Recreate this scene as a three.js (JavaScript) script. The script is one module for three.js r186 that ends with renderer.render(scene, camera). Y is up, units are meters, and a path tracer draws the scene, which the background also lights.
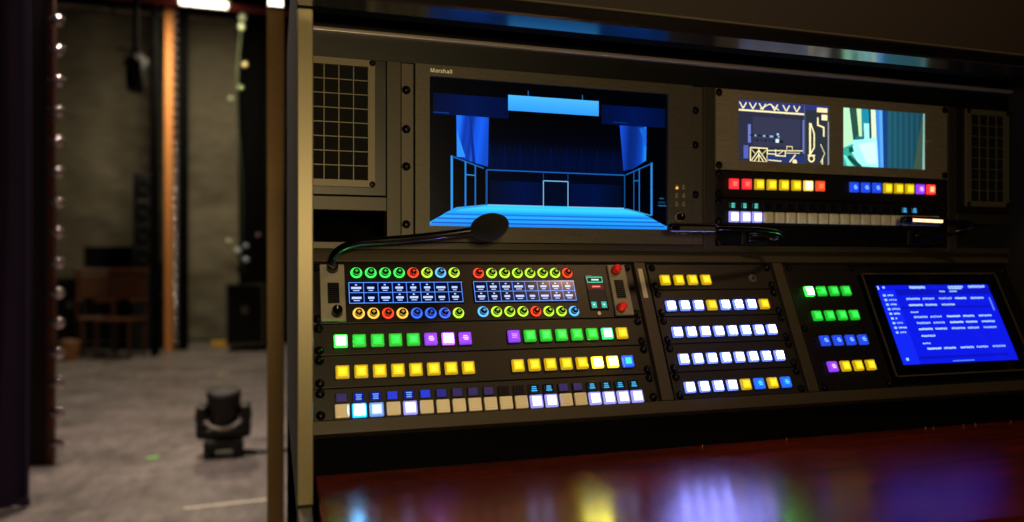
import * as THREE from 'three';
import { RoundedBoxGeometry } from 'three/addons/geometries/RoundedBoxGeometry.js';
import { mergeGeometries } from 'three/addons/utils/BufferGeometryUtils.js';
import { ImprovedNoise } from 'three/addons/math/ImprovedNoise.js';
import { FontLoader } from 'three/addons/loaders/FontLoader.js';
import { TextGeometry } from 'three/addons/geometries/TextGeometry.js';
import { RectAreaLightUniformsLib } from 'three/addons/lights/RectAreaLightUniformsLib.js';

// ------------------------------------------------------------------ camera, light, exposure
RectAreaLightUniformsLib.init();
const scene = new THREE.Scene();
scene.background = new THREE.Color(0x000000);
const renderer = new THREE.WebGLRenderer();
renderer.toneMapping = THREE.LinearToneMapping;
renderer.toneMappingExposure = 1.0;
renderer.shadowMap.enabled = true;

const FPX = 758, CX = 512, CY = 268, TH = 17.35 * Math.PI / 180, CT = Math.cos(TH), ST = Math.sin(TH);
const H = 1.08;                                   // height of the lens above the floor
const CAM = new THREE.Vector3(-0.1774, H, 1.0729);
const camera = new THREE.PerspectiveCamera(2 * Math.atan(261 / FPX) * 180 / Math.PI, 1024 / 522, 0.05, 60);
camera.position.copy(CAM);
camera.lookAt(CAM.x + ST, H, CAM.z - CT);
camera.setViewOffset(1024, 522, 0, -7, 1024, 522);
camera.focus = 1.08;
camera.userData.fStop = 2.2;
camera.updateProjectionMatrix();

const KEY_LAMP = { at: [-0.12, H + 0.09, 1.2], to: [-0.6, H + 0.05, 0.1], size: [0.1, 0.1], color: 0xffe0a0, power: 225 };
const OVER_LAMP = { at: [0.8, H + 1.1, 0.85], to: [0.65, H - 0.27, 0.3], size: [0.14, 0.14], color: 0xffc890, power: 62 };
const TUBE_POWER = 400, WORK_POWER = 195;

// ------------------------------------------------------------------ helpers
let seed = 7;
const rnd = () => (seed = (seed * 16807) % 2147483647) / 2147483647;
const noise = new ImprovedNoise();
const V = (x, y, z) => new THREE.Vector3(x, y, z);
const ray = (u, v) => { const r = (u - CX) / FPX, h = -(v - CY) / FPX; return V(r * CT + ST, h, r * ST - CT); };
const onZ = (u, v, z = 0) => { const d = ray(u, v); return CAM.clone().addScaledVector(d, (z - CAM.z) / d.z); };
const onFloor = (u, v, y = 0) => { const d = ray(u, v); return CAM.clone().addScaledVector(d, (y - H) / d.y); };
const AL = 65 * Math.PI / 180, SA = Math.sin(AL), CA = Math.cos(AL), KS = 1 / Math.tan(AL);
function onSlope(u, v, lift = 0) {                // X along the desk and r down the sloping console
  const d = ray(u, v), t = (lift / SA - CAM.z) / (d.z + KS * d.y), p = CAM.clone().addScaledVector(d, t);
  return { X: p.x, r: -((p.y - H) * SA - (p.z) * CA) };
}
const used = {};
function numbered(n) { const k = used[n] = (used[n] ?? -1) + 1; return k ? n + '_' + String(k).padStart(3, '0') : n; }
function tag(o, label, category, group) { o.userData.label = label; o.userData.category = category; if (group) o.userData.group = group; return o; }
function thing(name, label, category, at = [0, 0, 0], group) {
  const g = new THREE.Group(); g.name = numbered(name); g.position.set(...at); scene.add(g); return tag(g, label, category, group);
}
function part(name, geo, mat, parent, at, label) {
  const m = new THREE.Mesh(geo, mat); m.name = name; m.castShadow = m.receiveShadow = true;
  if (at) m.position.set(...at);
  if (label) m.userData.label = label;
  parent.add(m); return m;
}
function single(name, geo, mat, label, category, at, group) {
  const m = part(numbered(name), geo, mat, scene, at); return tag(m, label, category, group);
}
function struct(name, geo, mat, at) { const m = part(name, geo, mat, scene, at); m.userData.kind = 'structure'; return m; }
const box = (w, h, d, x = 0, y = 0, z = 0) => new THREE.BoxGeometry(w, h, d).translate(x, y, z);
const rbox = (w, h, d, r = 0.001, x = 0, y = 0, z = 0, s = 2) => new RoundedBoxGeometry(w, h, d, s, r).translate(x, y, z);
const span = (x0, x1, y0, y1, z0, z1, r = 0) => r ? rbox(x1 - x0, y1 - y0, z1 - z0, r, (x0 + x1) / 2, (y0 + y1) / 2, (z0 + z1) / 2) : box(x1 - x0, y1 - y0, z1 - z0, (x0 + x1) / 2, (y0 + y1) / 2, (z0 + z1) / 2);
const cyl = (r0, r1, h, n = 16) => new THREE.CylinderGeometry(r1, r0, h, n);
const cylZ = (r0, r1, h, n = 16, z = 0) => cyl(r0, r1, h, n).rotateX(Math.PI / 2).translate(0, 0, z + h / 2);   // stands out along +z from z
const tube = (pts, r, n = 40, k = 10) => new THREE.TubeGeometry(new THREE.CatmullRomCurve3(pts), n, r, k);
const lathe = (pts, n = 24) => new THREE.LatheGeometry(pts.map(p => new THREE.Vector2(p[0], p[1])), n);
function merge(list) { return mergeGeometries(list.map(g => g.index ? g.toNonIndexed() : g)); }
function uvMetres(g, s = 1) {                     // box mapping in metres
  const q = g.index ? g.toNonIndexed() : g; q.computeVertexNormals();
  const p = q.attributes.position, n = q.attributes.normal, uv = new Float32Array(p.count * 2);
  for (let i = 0; i < p.count; i++) {
    const ax = Math.abs(n.getX(i)), ay = Math.abs(n.getY(i)), az = Math.abs(n.getZ(i));
    const a = ax > ay && ax > az ? [p.getZ(i), p.getY(i)] : ay > az ? [p.getX(i), p.getZ(i)] : [p.getX(i), p.getY(i)];
    uv[2 * i] = a[0] * s; uv[2 * i + 1] = a[1] * s;
  }
  q.setAttribute('uv', new THREE.BufferAttribute(uv, 2)); return q;
}
function dataTex(w, h, f, srgb = true) {
  const d = new Uint8Array(w * h * 4);
  for (let y = 0; y < h; y++) for (let x = 0; x < w; x++) {
    const c = f(x / w, y / h), i = (y * w + x) * 4;
    for (let k = 0; k < 3; k++) d[i + k] = Math.max(0, Math.min(255, Math.round(255 * (c.length ? c[k] : c))));
    d[i + 3] = 255;
  }
  const t = new THREE.DataTexture(d, w, h); t.magFilter = THREE.LinearFilter; t.minFilter = THREE.LinearMipmapLinearFilter; t.generateMipmaps = true;
  t.wrapS = t.wrapT = THREE.RepeatWrapping; if (srgb) t.colorSpace = THREE.SRGBColorSpace; t.needsUpdate = true; return t;
}
function canvasTex(w, h, draw) {
  const c = document.createElement('canvas'); c.width = w; c.height = h; draw(c.getContext('2d'), w, h);
  const t = new THREE.CanvasTexture(c); t.colorSpace = THREE.SRGBColorSpace; return t;
}
const fbm = (x, y, z = 0, o = 4) => { let s = 0, a = 1, t = 0; for (let i = 0; i < o; i++) { s += a * noise.noise(x, y, z + i * 7.3); t += a; a *= 0.5; x *= 2.03; y *= 2.03; } return s / t; };

// ------------------------------------------------------------------ materials
const std = (o) => new THREE.MeshStandardMaterial(o);
const brushTex = dataTex(256, 256, (x, y) => { const v = 0.8 + 0.12 * fbm(x * 6, y * 120, 2, 2) + 0.1 * fbm(x * 60, y * 60, 5, 2); return [v, v, v]; });
brushTex.repeat.set(4, 4);
const M = {};
M.panel = std({ color: 0x2d2a25, roughness: 0.42, metalness: 0.25, map: brushTex });
M.faceplate = std({ color: 0xb4a78e, roughness: 0.5, metalness: 0.1, map: brushTex });
M.bezel = std({ color: 0x655e50, roughness: 0.5, metalness: 0.1, map: brushTex });
M.frame = std({ color: 0x4a4336, roughness: 0.48, metalness: 0.15, map: brushTex });
M.black = std({ color: 0x070708, roughness: 0.5 });
M.blackPanel = std({ color: 0x0c0b0d, roughness: 0.4, metalness: 0.2 });
M.matte = new THREE.MeshPhysicalMaterial({ color: 0x040404, roughness: 0.95, specularIntensity: 0.15 });
M.grille = std({ color: 0x6c6550, roughness: 0.5, metalness: 0.1 });
M.alu = std({ color: 0x756d54, roughness: 0.42, metalness: 0.35 });
M.aluDark = std({ color: 0x4f4a3c, roughness: 0.5, metalness: 0.3 });
M.gable = std({ color: 0x1b1a12, roughness: 0.95 });
M.trim = std({ color: 0xb8aeb0, roughness: 0.35, metalness: 0.4 });
M.greyBlock = std({ color: 0x8b8880, roughness: 0.5, metalness: 0.1 });
M.screwBlack = std({ color: 0x1c1c1c, roughness: 0.22, metalness: 0.8 });
M.glossBlack = std({ color: 0x050506, roughness: 0.12 });
M.rubber = std({ color: 0x040405, roughness: 0.2 });
M.foam = std({ color: 0x030303, roughness: 1 });
M.cream = std({ color: 0xfdf4de, roughness: 0.22 });
M.collar = std({ color: 0x0d0d0d, roughness: 0.6 });
M.redPlastic = std({ color: 0xd81a14, roughness: 0.4 });
M.hood = new THREE.MeshPhysicalMaterial({ color: 0x06060a, roughness: 0.2, ior: 2.3 });
M.hoodFace = std({ color: 0x17110e, roughness: 0.7 });
M.brass = std({ color: 0xc89a4a, roughness: 0.3, metalness: 0.9 });
M.print = std({ color: 0xffffff, roughness: 0.5 });
M.white = std({ color: 0xcfc8b8, roughness: 0.6 });
const woodTex = dataTex(1024, 512, (x, y) => {
  const g = fbm(x * 5, y * 70, 1, 4), f = fbm(x * 14, y * 230, 9, 2), b = fbm(x * 3, y * 9, 4, 3), pore = Math.max(0, fbm(x * 34, y * 400, 3, 1) - 0.28) * 0.9;
  const k = 0.62 + 0.3 * g + 0.14 * f + 0.22 * b - pore;
  return [0.6 * k, 0.185 * k, 0.09 * k];
});
M.wood = new THREE.MeshPhysicalMaterial({ map: woodTex, roughness: 0.25, ior: 2.3, anisotropy: 0.6, anisotropyRotation: Math.PI / 2 });
const em = (r, g, b, k = 1, base = 0.08) => { const c = new THREE.Color(); c.setRGB(r, g, b); const m = std({ roughness: 0.35, emissive: c, emissiveIntensity: k }); m.color.setRGB(base + r * 0.2, base + g * 0.2, base + b * 0.2); return m; };
const screenMat = (tex, k = 1, rough = 0.15) => std({ color: 0x020204, roughness: rough, emissive: 0xffffff, emissiveMap: tex, emissiveIntensity: k });

// ------------------------------------------------------------------ lamps outside the frame (work lights that light the desk)
function workLamp(spec, label, height) {
  const t = thing('work_lamp', label, 'lamp', [spec.at[0], height ? 0 : spec.at[1], spec.at[2]]);
  const dir = V(spec.to[0] - spec.at[0], spec.to[1] - spec.at[1], spec.to[2] - spec.at[2]).normalize();
  const head = new THREE.Group(); head.name = 'head'; head.position.y = height ? spec.at[1] : 0; t.add(head);
  head.lookAt(V(spec.at[0], head.position.y + t.position.y, spec.at[2]).add(dir));
  const [w, h] = spec.size;
  part('housing', span(-w / 2 - 0.02, w / 2 + 0.02, -h / 2 - 0.02, h / 2 + 0.02, -0.12, -0.012, 0.008), M.black, head);
  const glow = std({ color: 0x222222, emissive: spec.color, emissiveIntensity: 3 });
  part('diffuser', span(-w / 2, w / 2, -h / 2, h / 2, -0.012, -0.004), glow, head);
  if (height) { part('pole', cyl(0.016, 0.016, spec.at[1] - h / 2, 12).translate(0, (spec.at[1] - h / 2) / 2, 0), M.black, t); for (let k = 0; k < 3; k++) part('leg', box(0.5, 0.025, 0.03, 0.25, 0.0125, 0).rotateY(k * 2.094), M.black, t); }
  else part('drop_rod', cyl(0.01, 0.01, 6.4 - spec.at[1] - h / 2, 10).translate(0, (6.4 - spec.at[1]) / 2 + h / 4, -0.06), M.black, t);
  const L = new THREE.RectAreaLight(spec.color, spec.power, w, h); L.name = 'lamp_light';
  L.position.set(...spec.at).addScaledVector(dir, 0.01); L.lookAt(L.position.clone().add(dir.clone().multiplyScalar(1)));
  L.lookAt(V(...spec.to)); scene.add(L); return t;
}
workLamp(KEY_LAMP, 'square warm work lamp on a black tripod pole facing the desk', true);

workLamp(OVER_LAMP, 'small warm work lamp hung on a rod above the worktop', false);

// ------------------------------------------------------------------ the room: stage floor, walls, ceiling
const XL = -7, XR = 6, ZB = -11.6, ZF = 5, YC = 6.5;
const floorTex = dataTex(1024, 1024, (x, y) => {
  const a = fbm(x * 9, y * 9, 3, 5), b = fbm(x * 60, y * 22, 8, 3), c = fbm(x * 160, y * 160, 1, 2), s = fbm(x * 5 + 9, y * 40, 6, 3);
  const k = 0.46 + 0.2 * a + 0.12 * b + 0.1 * c - 0.22 * Math.max(0, s - 0.12);
  return [k * 1.0, k * 0.93, k * 0.9];
});
floorTex.repeat.set(1 / 4, 1 / 4);
const floorMat = std({ map: floorTex, roughness: 0.42 });
struct('floor', uvMetres(span(XL, XR, -0.2, 0, ZB, ZF)), floorMat);
const darkWall = std({ color: 0x15120f, roughness: 0.9 });
struct('ceiling', span(XL, XR, YC, YC + 0.2, ZB, ZF), darkWall);
struct('wall_left', span(XL - 0.2, XL, 0, YC, ZB, ZF), darkWall);
struct('wall_right', span(XR, XR + 0.2, 0, YC, ZB, ZF), darkWall);
struct('wall_front', span(XL, XR, 0, YC, ZF, ZF + 0.2), darkWall);
struct('wall_back', span(XL, XR, 0, YC, ZB - 0.2, ZB), darkWall);

// ------------------------------------------------------------------ the desk
const Y = (y) => H + y;
const X0 = -0.135, X1 = 1.13, TS = 0.018;          // inner faces of the two gables, their thickness
const TOPY = Y(-0.264), FRONT = 0.412, TILT = 4 * Math.PI / 180, BACK = -0.62;
const desk = thing('control_desk', 'black backstage control desk with aluminium edged gables and red-brown wooden worktop', 'desk');
for (const [a, b, s] of [[X0 - TS, X0, -1], [X1, X1 + TS, 1]]) {
  part('side_panel', span(a, b, 0.02, Y(0.455), BACK, 0.148), M.gable, desk);
  part('side_base', span(a, b, 0, TOPY - 0.03, BACK, 0.40), M.gable, desk);
  part('edge_trim', span(a, b, TOPY - 0.012, Y(0.302), 0.1485, 0.161, 0.0015), M.alu, desk, null, 'pale brushed aluminium edge strip');
  part('arm_rail', span(a, b - 0.002, -0.05, -0.008, 0.081, FRONT - 0.082, 0.002), M.aluDark, desk, [0, TOPY, 0.082]).rotation.x = TILT;
}
part('back_panel', span(X0, X1, Y(-0.5), Y(0.45), -0.3, -0.285), M.matte, desk);
part('worktop', uvMetres(span(X0 + 0.006, X1 - 0.006, -0.03, 0, -0.032, FRONT - 0.082, 0.003)), M.wood, desk, [0, TOPY, 0.082], 'polished red-brown wooden worktop').rotation.x = TILT;
part('modesty_panel', span(X0, X1, 0.08, TOPY - 0.035, 0.0, 0.02), M.matte, desk);
part('kick_panel', span(X0, X1, TOPY, Y(-0.212), 0.06, 0.082), M.matte, desk);
part('header_board', span(X0, X1, Y(0.292), Y(0.40), -0.03, -0.002), M.black, desk);
part('header_trim', span(X0, X1, Y(0.3245), Y(0.3305), -0.002, 0.008, 0.0015), M.trim, desk, null, 'thin shiny metal trim strip under the hood');
{ // hood: valance with a glossy bevel, a dark brown face board above it, and a top board
  const s = new THREE.Shape(); const z = [[0.170, 0.302], [0.2105, 0.302], [0.2130, 0.3045], [0.2130, 0.3170], [0.2105, 0.3195], [0.199, 0.3195], [0.199, 0.335], [0.170, 0.335]];
  s.moveTo(z[0][0], z[0][1]); z.slice(1).forEach(p => s.lineTo(p[0], p[1])); s.closePath();
  const g = new THREE.ExtrudeGeometry(s, { depth: X1 - X0 + 2 * TS, bevelEnabled: false }).rotateY(-Math.PI / 2).translate(X1 + TS, H, 0);
  part('hood_valance', g, M.hood, desk, null, 'glossy black lip of the hood');
  part('hood_soffit', span(X0 - TS, X1 + TS, Y(0.3025), Y(0.335), 0.146, 0.1695), M.matte, desk);
  part('lip_bead', span(X0 - TS, X1 + TS, Y(0.3195), Y(0.3225), 0.2087, 0.2125, 0.001), M.aluDark, desk, null, 'thin olive bead along the hood lip');
  part('hood_face', span(X0 - TS, X1 + TS, Y(0.3205), Y(0.47), 0.1995, 0.2085, 0.003), M.hoodFace, desk, null, 'dark brown front board of the hood');
  part('hood_top', span(X0 - TS, X1 + TS, Y(0.455), Y(0.475), BACK, 0.199), M.matte, desk);
}
// rails of the upright section
const rail = (x0, x1, y0, y1, z = 0.003) => part('rail', span(x0, x1, Y(y0), Y(y1), -0.03, z, 0.001), M.frame, desk);
rail(-0.0275, -0.0075, 0.031, 0.2915); rail(0.4795, 0.5005, 0.031, 0.2915); rail(0.981, 1.001, 0.031, 0.2915);
rail(X0, -0.0275, 0.080, 0.0995); rail(X0, X1, 0.0265, 0.0365, 0.001); rail(1.001, X1, 0.080, 0.0995);
// rails of the sloping console, built in the slope's own axes
const slope = new THREE.Group(); slope.name = 'console_frame'; slope.position.set(0, H, 0); slope.rotation.x = -(Math.PI / 2 - AL); desk.add(slope);
const srail = (xa, xb, r0, r1, z = 0.004) => part('rail', span(xa, xb, -r1, -r0, -0.025, z, 0.001), M.frame, slope);
srail(X0, X1, -0.0275, -0.0085); srail(X0, X1, 0.2135, 0.231);
srail(0.3565, 0.3755, -0.008, 0.213); srail(0.610, 0.629, -0.008, 0.213);
{ const p = onSlope(636.5, 270), q = onSlope(641.5, 299); part('label_strip', span(p.X, p.X + 0.0075, -q.r, -p.r, 0.004, 0.0048), M.white, slope, null, 'pale label strip'); }
part('backing_board', span(X0, X1, -0.231, 0.0275, -0.04, -0.03), M.matte, slope);
for (const [u, v] of [[702, 446], [786, 440], [925, 429], [933, 428.5], [963, 426], [975, 425.3], [1010, 422.3]]) { const p = onZ(u, v, 0.086); part('brass_pin', cyl(0.0012, 0.0009, 0.003, 8), M.brass, desk, [p.x, TOPY + 0.0013, 0.087]); }

// ------------------------------------------------------------------ screws, buttons and other small pieces for the rack units
const screwGeo = ((g) => g.scale(1.2, 1.2, 1.2))(merge([cylZ(0.0052, 0.0052, 0.0008, 16), new THREE.SphereGeometry(0.0042, 14, 6, 0, Math.PI * 2, 0, Math.PI / 2).rotateX(Math.PI / 2).scale(1, 1, 0.8).translate(0, 0, 0.0008), new THREE.TorusGeometry(0.0018, 0.0006, 6, 12).translate(0, 0, 0.0036)]));
const screw = (parent, x, y, z = 0.0015) => part('screw', screwGeo, M.screwBlack, parent, [x, y, z]);
const lensTex = {};
function lens(kind, marks) {                     // printed legend on a lit key: pale bars on the key's own colour
  return canvasTex(48, 48, (c) => {
    c.fillStyle = kind[0]; c.fillRect(0, 0, 48, 48);
    c.fillStyle = kind[1];
    if (marks === 'lines') { c.fillRect(7, 13, 34, 5); c.fillRect(10, 23, 28, 5); c.fillRect(8, 33, 31, 4); }
    else if (marks === 'icon') { c.fillRect(12, 11, 22, 6); c.fillRect(8, 21, 32, 6); c.fillRect(14, 31, 24, 6); }
    else if (marks === 'core') { c.fillRect(6, 6, 36, 36); }
  });
}
const KIND = {                                   // [body emission, lens base, lens print, print pattern, lens strength, body strength]
  green: [[0.0, 0.42, 0.02], '#1fce30', '#52f078', 'lines', 1.1], greenhot: [[0.02, 0.95, 0.05], '#57ff62', '#70ff7c', 'core', 55, 2.4], mint: [[0.02, 0.7, 0.15], '#70ffa8', '#98ffc4', 'core', 6, 1.4],
  yellow: [[0.45, 0.28, 0.0], '#e6bb0c', '#fbe040', 'lines', 1.15], yellowhot: [[0.75, 0.55, 0.01], '#fff63c', '#fffa50', 'lines', 75, 2.2], amberwhite: [[0.7, 0.5, 0.1], '#ffe07a', '#ffe890', 'core', 3, 1.3],
  purple: [[0.22, 0.03, 0.75], '#9038ea', '#dcc0ff', 'icon', 1.15], violet: [[0.2, 0.03, 0.75], '#8430e8', '#c48cff', 'lines', 1.15], purplehot: [[0.4, 0.1, 1.0], '#b070ff', '#bc80ff', 'core', 75, 2.2],
  white: [[0.14, 0.22, 0.85], '#8c90ff', '#9a9cff', 'core', 30, 1.6], lavender: [[0.3, 0.3, 0.8], '#b4b0ff', '#c0bcff', 'core', 2.6, 1.1],
  blue: [[0.005, 0.05, 0.62], '#1036d8', '#7cb8ff', 'icon', 1.1], bluegreen: [[0.01, 0.08, 0.85], '#1f70f0', '#3cd0b0', 'core', 1.1], bluecyan: [[0.0, 0.1, 0.8], '#1a60f0', '#4cd0ec', 'icon', 1.15],
  red: [[0.75, 0.01, 0.03], '#f5302c', '#ff7a62', 'lines', 1.15], redorange: [[0.7, 0.05, 0.01], '#f24a22', '#ff8e50', 'lines', 1.05], redhot: [[0.95, 0.02, 0.02], '#ff4028', '#ff9a6a', 'core', 1.5],
  cyanhot: [[0.0, 0.40, 1.0], '#68bcff', '#74c8ff', 'core', 70, 2.4], paleblue: [[0.12, 0.3, 0.8], '#b8ccff', '#d8e4ff', 'core', 1.0],
};
const kindMats = {};
for (const k in KIND) { const [b, c0, c1, pat, s, bs = s] = KIND[k]; const lm = std({ color: 0x111111, roughness: 0.35, emissive: 0xffffff, emissiveIntensity: s * 1.45, emissiveMap: lens([c0, c1], pat) }); kindMats[k] = [em(b[0], b[1], b[2], bs), lm]; }
const keyGeos = {};
function keyGeo(w, h) {
  const id = w + '_' + h; if (keyGeos[id]) return keyGeos[id];
  const plate = new THREE.PlaneGeometry(w * 0.74, h * 0.74), lensBox = rbox(w * 0.72, h * 0.72, 0.0016, 0.0006, 0, 0, 0, 1);
  { const p = lensBox.attributes.position, uv = lensBox.attributes.uv; for (let i = 0; i < p.count; i++) uv.setXY(i, p.getX(i) / (w * 0.72) + 0.5, p.getY(i) / (h * 0.72) + 0.5); }
  return keyGeos[id] = { body: rbox(w, h, 0.006, 0.0014, 0, 0, 0.003), lens: lensBox.translate(0, 0, 0.0062), collar: rbox(w + 0.0024, h + 0.0024, 0.0016, 0.0006, 0, 0, 0.0008, 1) };
}
function key(parent, x, y, kind, w = 0.0172, h = w, z = 0.0015) {
  const g = keyGeo(w, h);
  if (kind === 'off') {
    const b = part('button', g.body, M.cream, parent, [x, y, z], 'unlit cream button'); part('lens', g.lens, M.cream, b); part('collar', g.collar, M.collar, b); return b;
  }
  const [bm, lm] = kindMats[kind];
  const b = part('button', g.body, bm, parent, [x, y, z]); part('lens', g.lens, lm, b); part('collar', g.collar, M.collar, b); return b;
}
function slopeUnit(name, label, category, xa, xb, r0, r1, group) {
  const xc = (xa + xb) / 2, rc = (r0 + r1) / 2;
  const t = thing(name, label, category, [xc, H - rc * SA, rc * CA], group); t.rotation.x = -(Math.PI / 2 - AL);
  return { t, w: xb - xa, h: r1 - r0, lx: (X) => X - xc, ly: (r) => rc - r, at: (u, v) => { const s = onSlope(u, v, 0.006); return [s.X - xc, rc - s.r]; } };
}
function uprightUnit(name, label, category, xa, xb, y0, y1, group) {
  const xc = (xa + xb) / 2, yc = (y0 + y1) / 2;
  const t = thing(name, label, category, [xc, H + yc, 0], group);
  return { t, w: xb - xa, h: y1 - y0, lx: (X) => X - xc, ly: (y) => y - yc, at: (u, v) => { const p = onZ(u, v, 0.006); return [p.x - xc, p.y - H - yc]; } };
}
const plateG = (U, gap = 0.0014) => uvMetres(rbox(U.w - gap, U.h - gap, 0.003, 0.0006, 0, 0, 0, 1), 1);
const corners = (U, dx = 0.0087, dy = 0.0068) => { for (const sx of [-1, 1]) for (const sy of [-1, 1]) screw(U.t, sx * (U.w / 2 - dx), sy * (U.h / 2 - dy)); };
function row(U, a, b, kinds, w, h) {             // a run of keys between two measured centres
  const p = U.at(...a), q = U.at(...b), n = kinds.length - 1;
  kinds.forEach((k, i) => key(U.t, p[0] + (q[0] - p[0]) * i / n, p[1] + (q[1] - p[1]) * i / n, k, w, h));
}
const rep = (k, n) => Array(n).fill(k);
// small key-top displays: dark glass with a lit legend, or a plain tint
const dispText = (bg, fg, seedN) => canvasTex(48, 40, (c) => { c.fillStyle = bg; c.fillRect(0, 0, 48, 40); c.fillStyle = fg; let s = seedN; for (let i = 0; i < 3; i++) { s = (s * 37 + 11) % 17; const w = 22 + s; c.fillRect(24 - w / 2, 7 + i * 11, w, 6); } });
const DISP = {
  dark: std({ color: 0x15122a, roughness: 0.25 }), plum: em(0.02, 0.012, 0.09, 1, 0.01), navy: em(0.008, 0.012, 0.2, 1, 0.01), blue: em(0.006, 0.03, 0.62, 1, 0.01),
  bluetext: screenMat(dispText('#0414a0', '#7fb4ff', 5), 1), cyantext: screenMat(dispText('#05080c', '#4fc4ff', 9), 1.1), greentext: screenMat(dispText('#06100e', '#5cf0dc', 3), 1.1),
};
const dispGeo = rbox(0.0148, 0.0125, 0.004, 0.0008, 0, 0, 0.002, 1), dispFace = new THREE.BoxGeometry(0.0124, 0.0102, 0.0006).translate(0, 0, 0.0041);
function keyDisplay(U, x, y, kind) { const b = part('key_display', dispGeo, M.collar, U.t, [x, y, 0.0015]); part('display_face', dispFace, DISP[kind], b); }

// ------------------------------------------------------------------ sloping console, first bay: intercom unit and three key panels
const B1 = [-0.1315, 0.3525], B2 = [0.3785, 0.6065], B3 = [0.632, 1.127], RR = [-0.006, 0.0385, 0.083, 0.1272, 0.1715, 0.2132];
{
  const U = slopeUnit('intercom_unit', 'two-row intercom unit with glowing ring knobs and blue label displays', 'intercom', B1[0], B1[1], RR[0], RR[2]);
  const T = U.t;
  part('front_plate', plateG(U), M.blackPanel, T);
  corners(U);
  const xl = U.at(345.5, 300)[0], xr0 = U.at(612.5, 292)[0], xr1 = U.at(630, 292)[0];
  part('end_block', rbox(xl - (-U.w / 2 + 0.012), U.h - 0.006, 0.005, 0.0012, (xl - U.w / 2 + 0.012) / 2, 0, 0.0035), M.greyBlock, T, null, 'grey end block');
  part('end_block', rbox(xr1 - xr0, U.h - 0.006, 0.005, 0.0012, (xr0 + xr1) / 2, 0, 0.0035), M.greyBlock, T, null, 'pale grey end block');
  // speaker slots in the blocks
  for (const [u, v, n] of [[333.5, 293, 9], [620, 289, 9]]) { const [x, y] = U.at(u, v); const vent = part('vent', rbox(0.0155, 0.0305, 0.0012, 0.0005, x, y, 0.0062, 1), M.panel, T); for (let i = 0; i < n; i++) part('slot', box(0.0135, 0.0014, 0.0006, x, y - 0.0128 + i * 0.0032, 0.0071), M.matte, vent); }
  { const [x, y] = U.at(337, 312.5); const k = part('volume_knob', cylZ(0.0078, 0.0066, 0.012, 24), M.screwBlack, T, [x, y, 0.006]); part('cap_mark', box(0.001, 0.005, 0.0006, 0, 0.003, 0.0122), M.white, k); }
  for (const [u, v] of [[615.5, 270.5], [621, 308]]) { const [x, y] = U.at(u, v); const k = part('red_knob', lathe([[0.0068, 0], [0.0068, 0.004], [0.006, 0.011], [0.0045, 0.0128], [0, 0.013]], 24).rotateX(Math.PI / 2), std({ color: 0xff2018, roughness: 0.45 }), T, [x, y, 0.006], 'bright red knob'); part('skirt', cylZ(0.0078, 0.0076, 0.0012, 20), M.black, k); }
  // ring knobs
  const RC = { g: [0.02, 0.85, 0.08], r: [0.95, 0.04, 0.01], y: [0.45, 0.85, 0.03], b: [0.02, 0.12, 1.0], l: [0.08, 0.45, 1.0], o: [0.9, 0.5, 0.06] };
  const ringM = {}, coreM = {}; for (const k in RC) { ringM[k] = em(...RC[k], 1.5); coreM[k] = em(RC[k][0] * 0.6, RC[k][1] * 0.6, RC[k][2] * 0.6, 1); }
  const ringG = new THREE.TorusGeometry(0.0067, 0.0014, 8, 28), bodyG = lathe([[0.0056, 0], [0.0052, 0.0035], [0.0046, 0.0075], [0.0038, 0.0086], [0, 0.0084]], 20).rotateX(Math.PI / 2), coreG = merge([box(0.0044, 0.0013, 0.0006, 0, 0, 0.0088), box(0.0013, 0.0044, 0.0006, 0, 0, 0.0089)]), glintG = new THREE.TorusGeometry(0.0048, 0.0006, 6, 16, Math.PI * 0.9);
  const knobs = (a, b, s) => { const p = U.at(...a), q = U.at(...b), n = s.length - 1; [...s].forEach((c, i) => {
    const r = part('ring_knob', bodyG, M.glossBlack, T, [p[0] + (q[0] - p[0]) * i / n, p[1] + (q[1] - p[1]) * i / n, 0.0015]);
    part('light_ring', ringG, ringM[c], r, [0, 0, 0.0012]); part('pointer', coreG, coreM[c], r); const gl = part('inner_glow', glintG, coreM[c], r, [0, 0, 0.0062]); gl.rotation.z = Math.PI * 1.05; }); };
  knobs([356.5, 271.8], [454.6, 271.6], 'ggggryly'); knobs([359, 312.4], [459, 312], 'oorobbby');
  knobs([479, 272.2], [568, 272], 'ryyyyyyr'); knobs([483.7, 310.8], [574.8, 310.2], 'lyyyryyl');
  // label displays
  const cell = (sd) => canvasTex(512, 96, (c) => {
    c.fillStyle = '#0a1c66'; c.fillRect(0, 0, 512, 96); c.fillStyle = '#02082a'; for (let i = 0; i < 8; i++) for (let j = 0; j < 2; j++) c.fillRect(4 + i * 63.4, 4 + j * 45, 59, 42);
    c.fillStyle = '#5a96ff'; c.fillRect(0, 0, 512, 3); c.fillRect(0, 93, 512, 3); c.fillRect(0, 46, 512, 3); for (let i = 0; i <= 8; i++) c.fillRect(Math.min(509, i * 63.6), 0, 3, 96);
    c.fillStyle = '#b9ccff'; let s = sd; for (let i = 0; i < 8; i++) for (let j = 0; j < 2; j++) { s = (s * 29 + 13) % 23; const w = 24 + s, x = 33 + i * 63.4, y = 4 + j * 45; c.fillRect(x - w / 2, y + 17, w, 10); c.fillRect(x - w / 3, y + 32, w * 0.66, 4); if (s % 3) c.fillRect(x - 5, y + 5, 9, 6); }
  });
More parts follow.
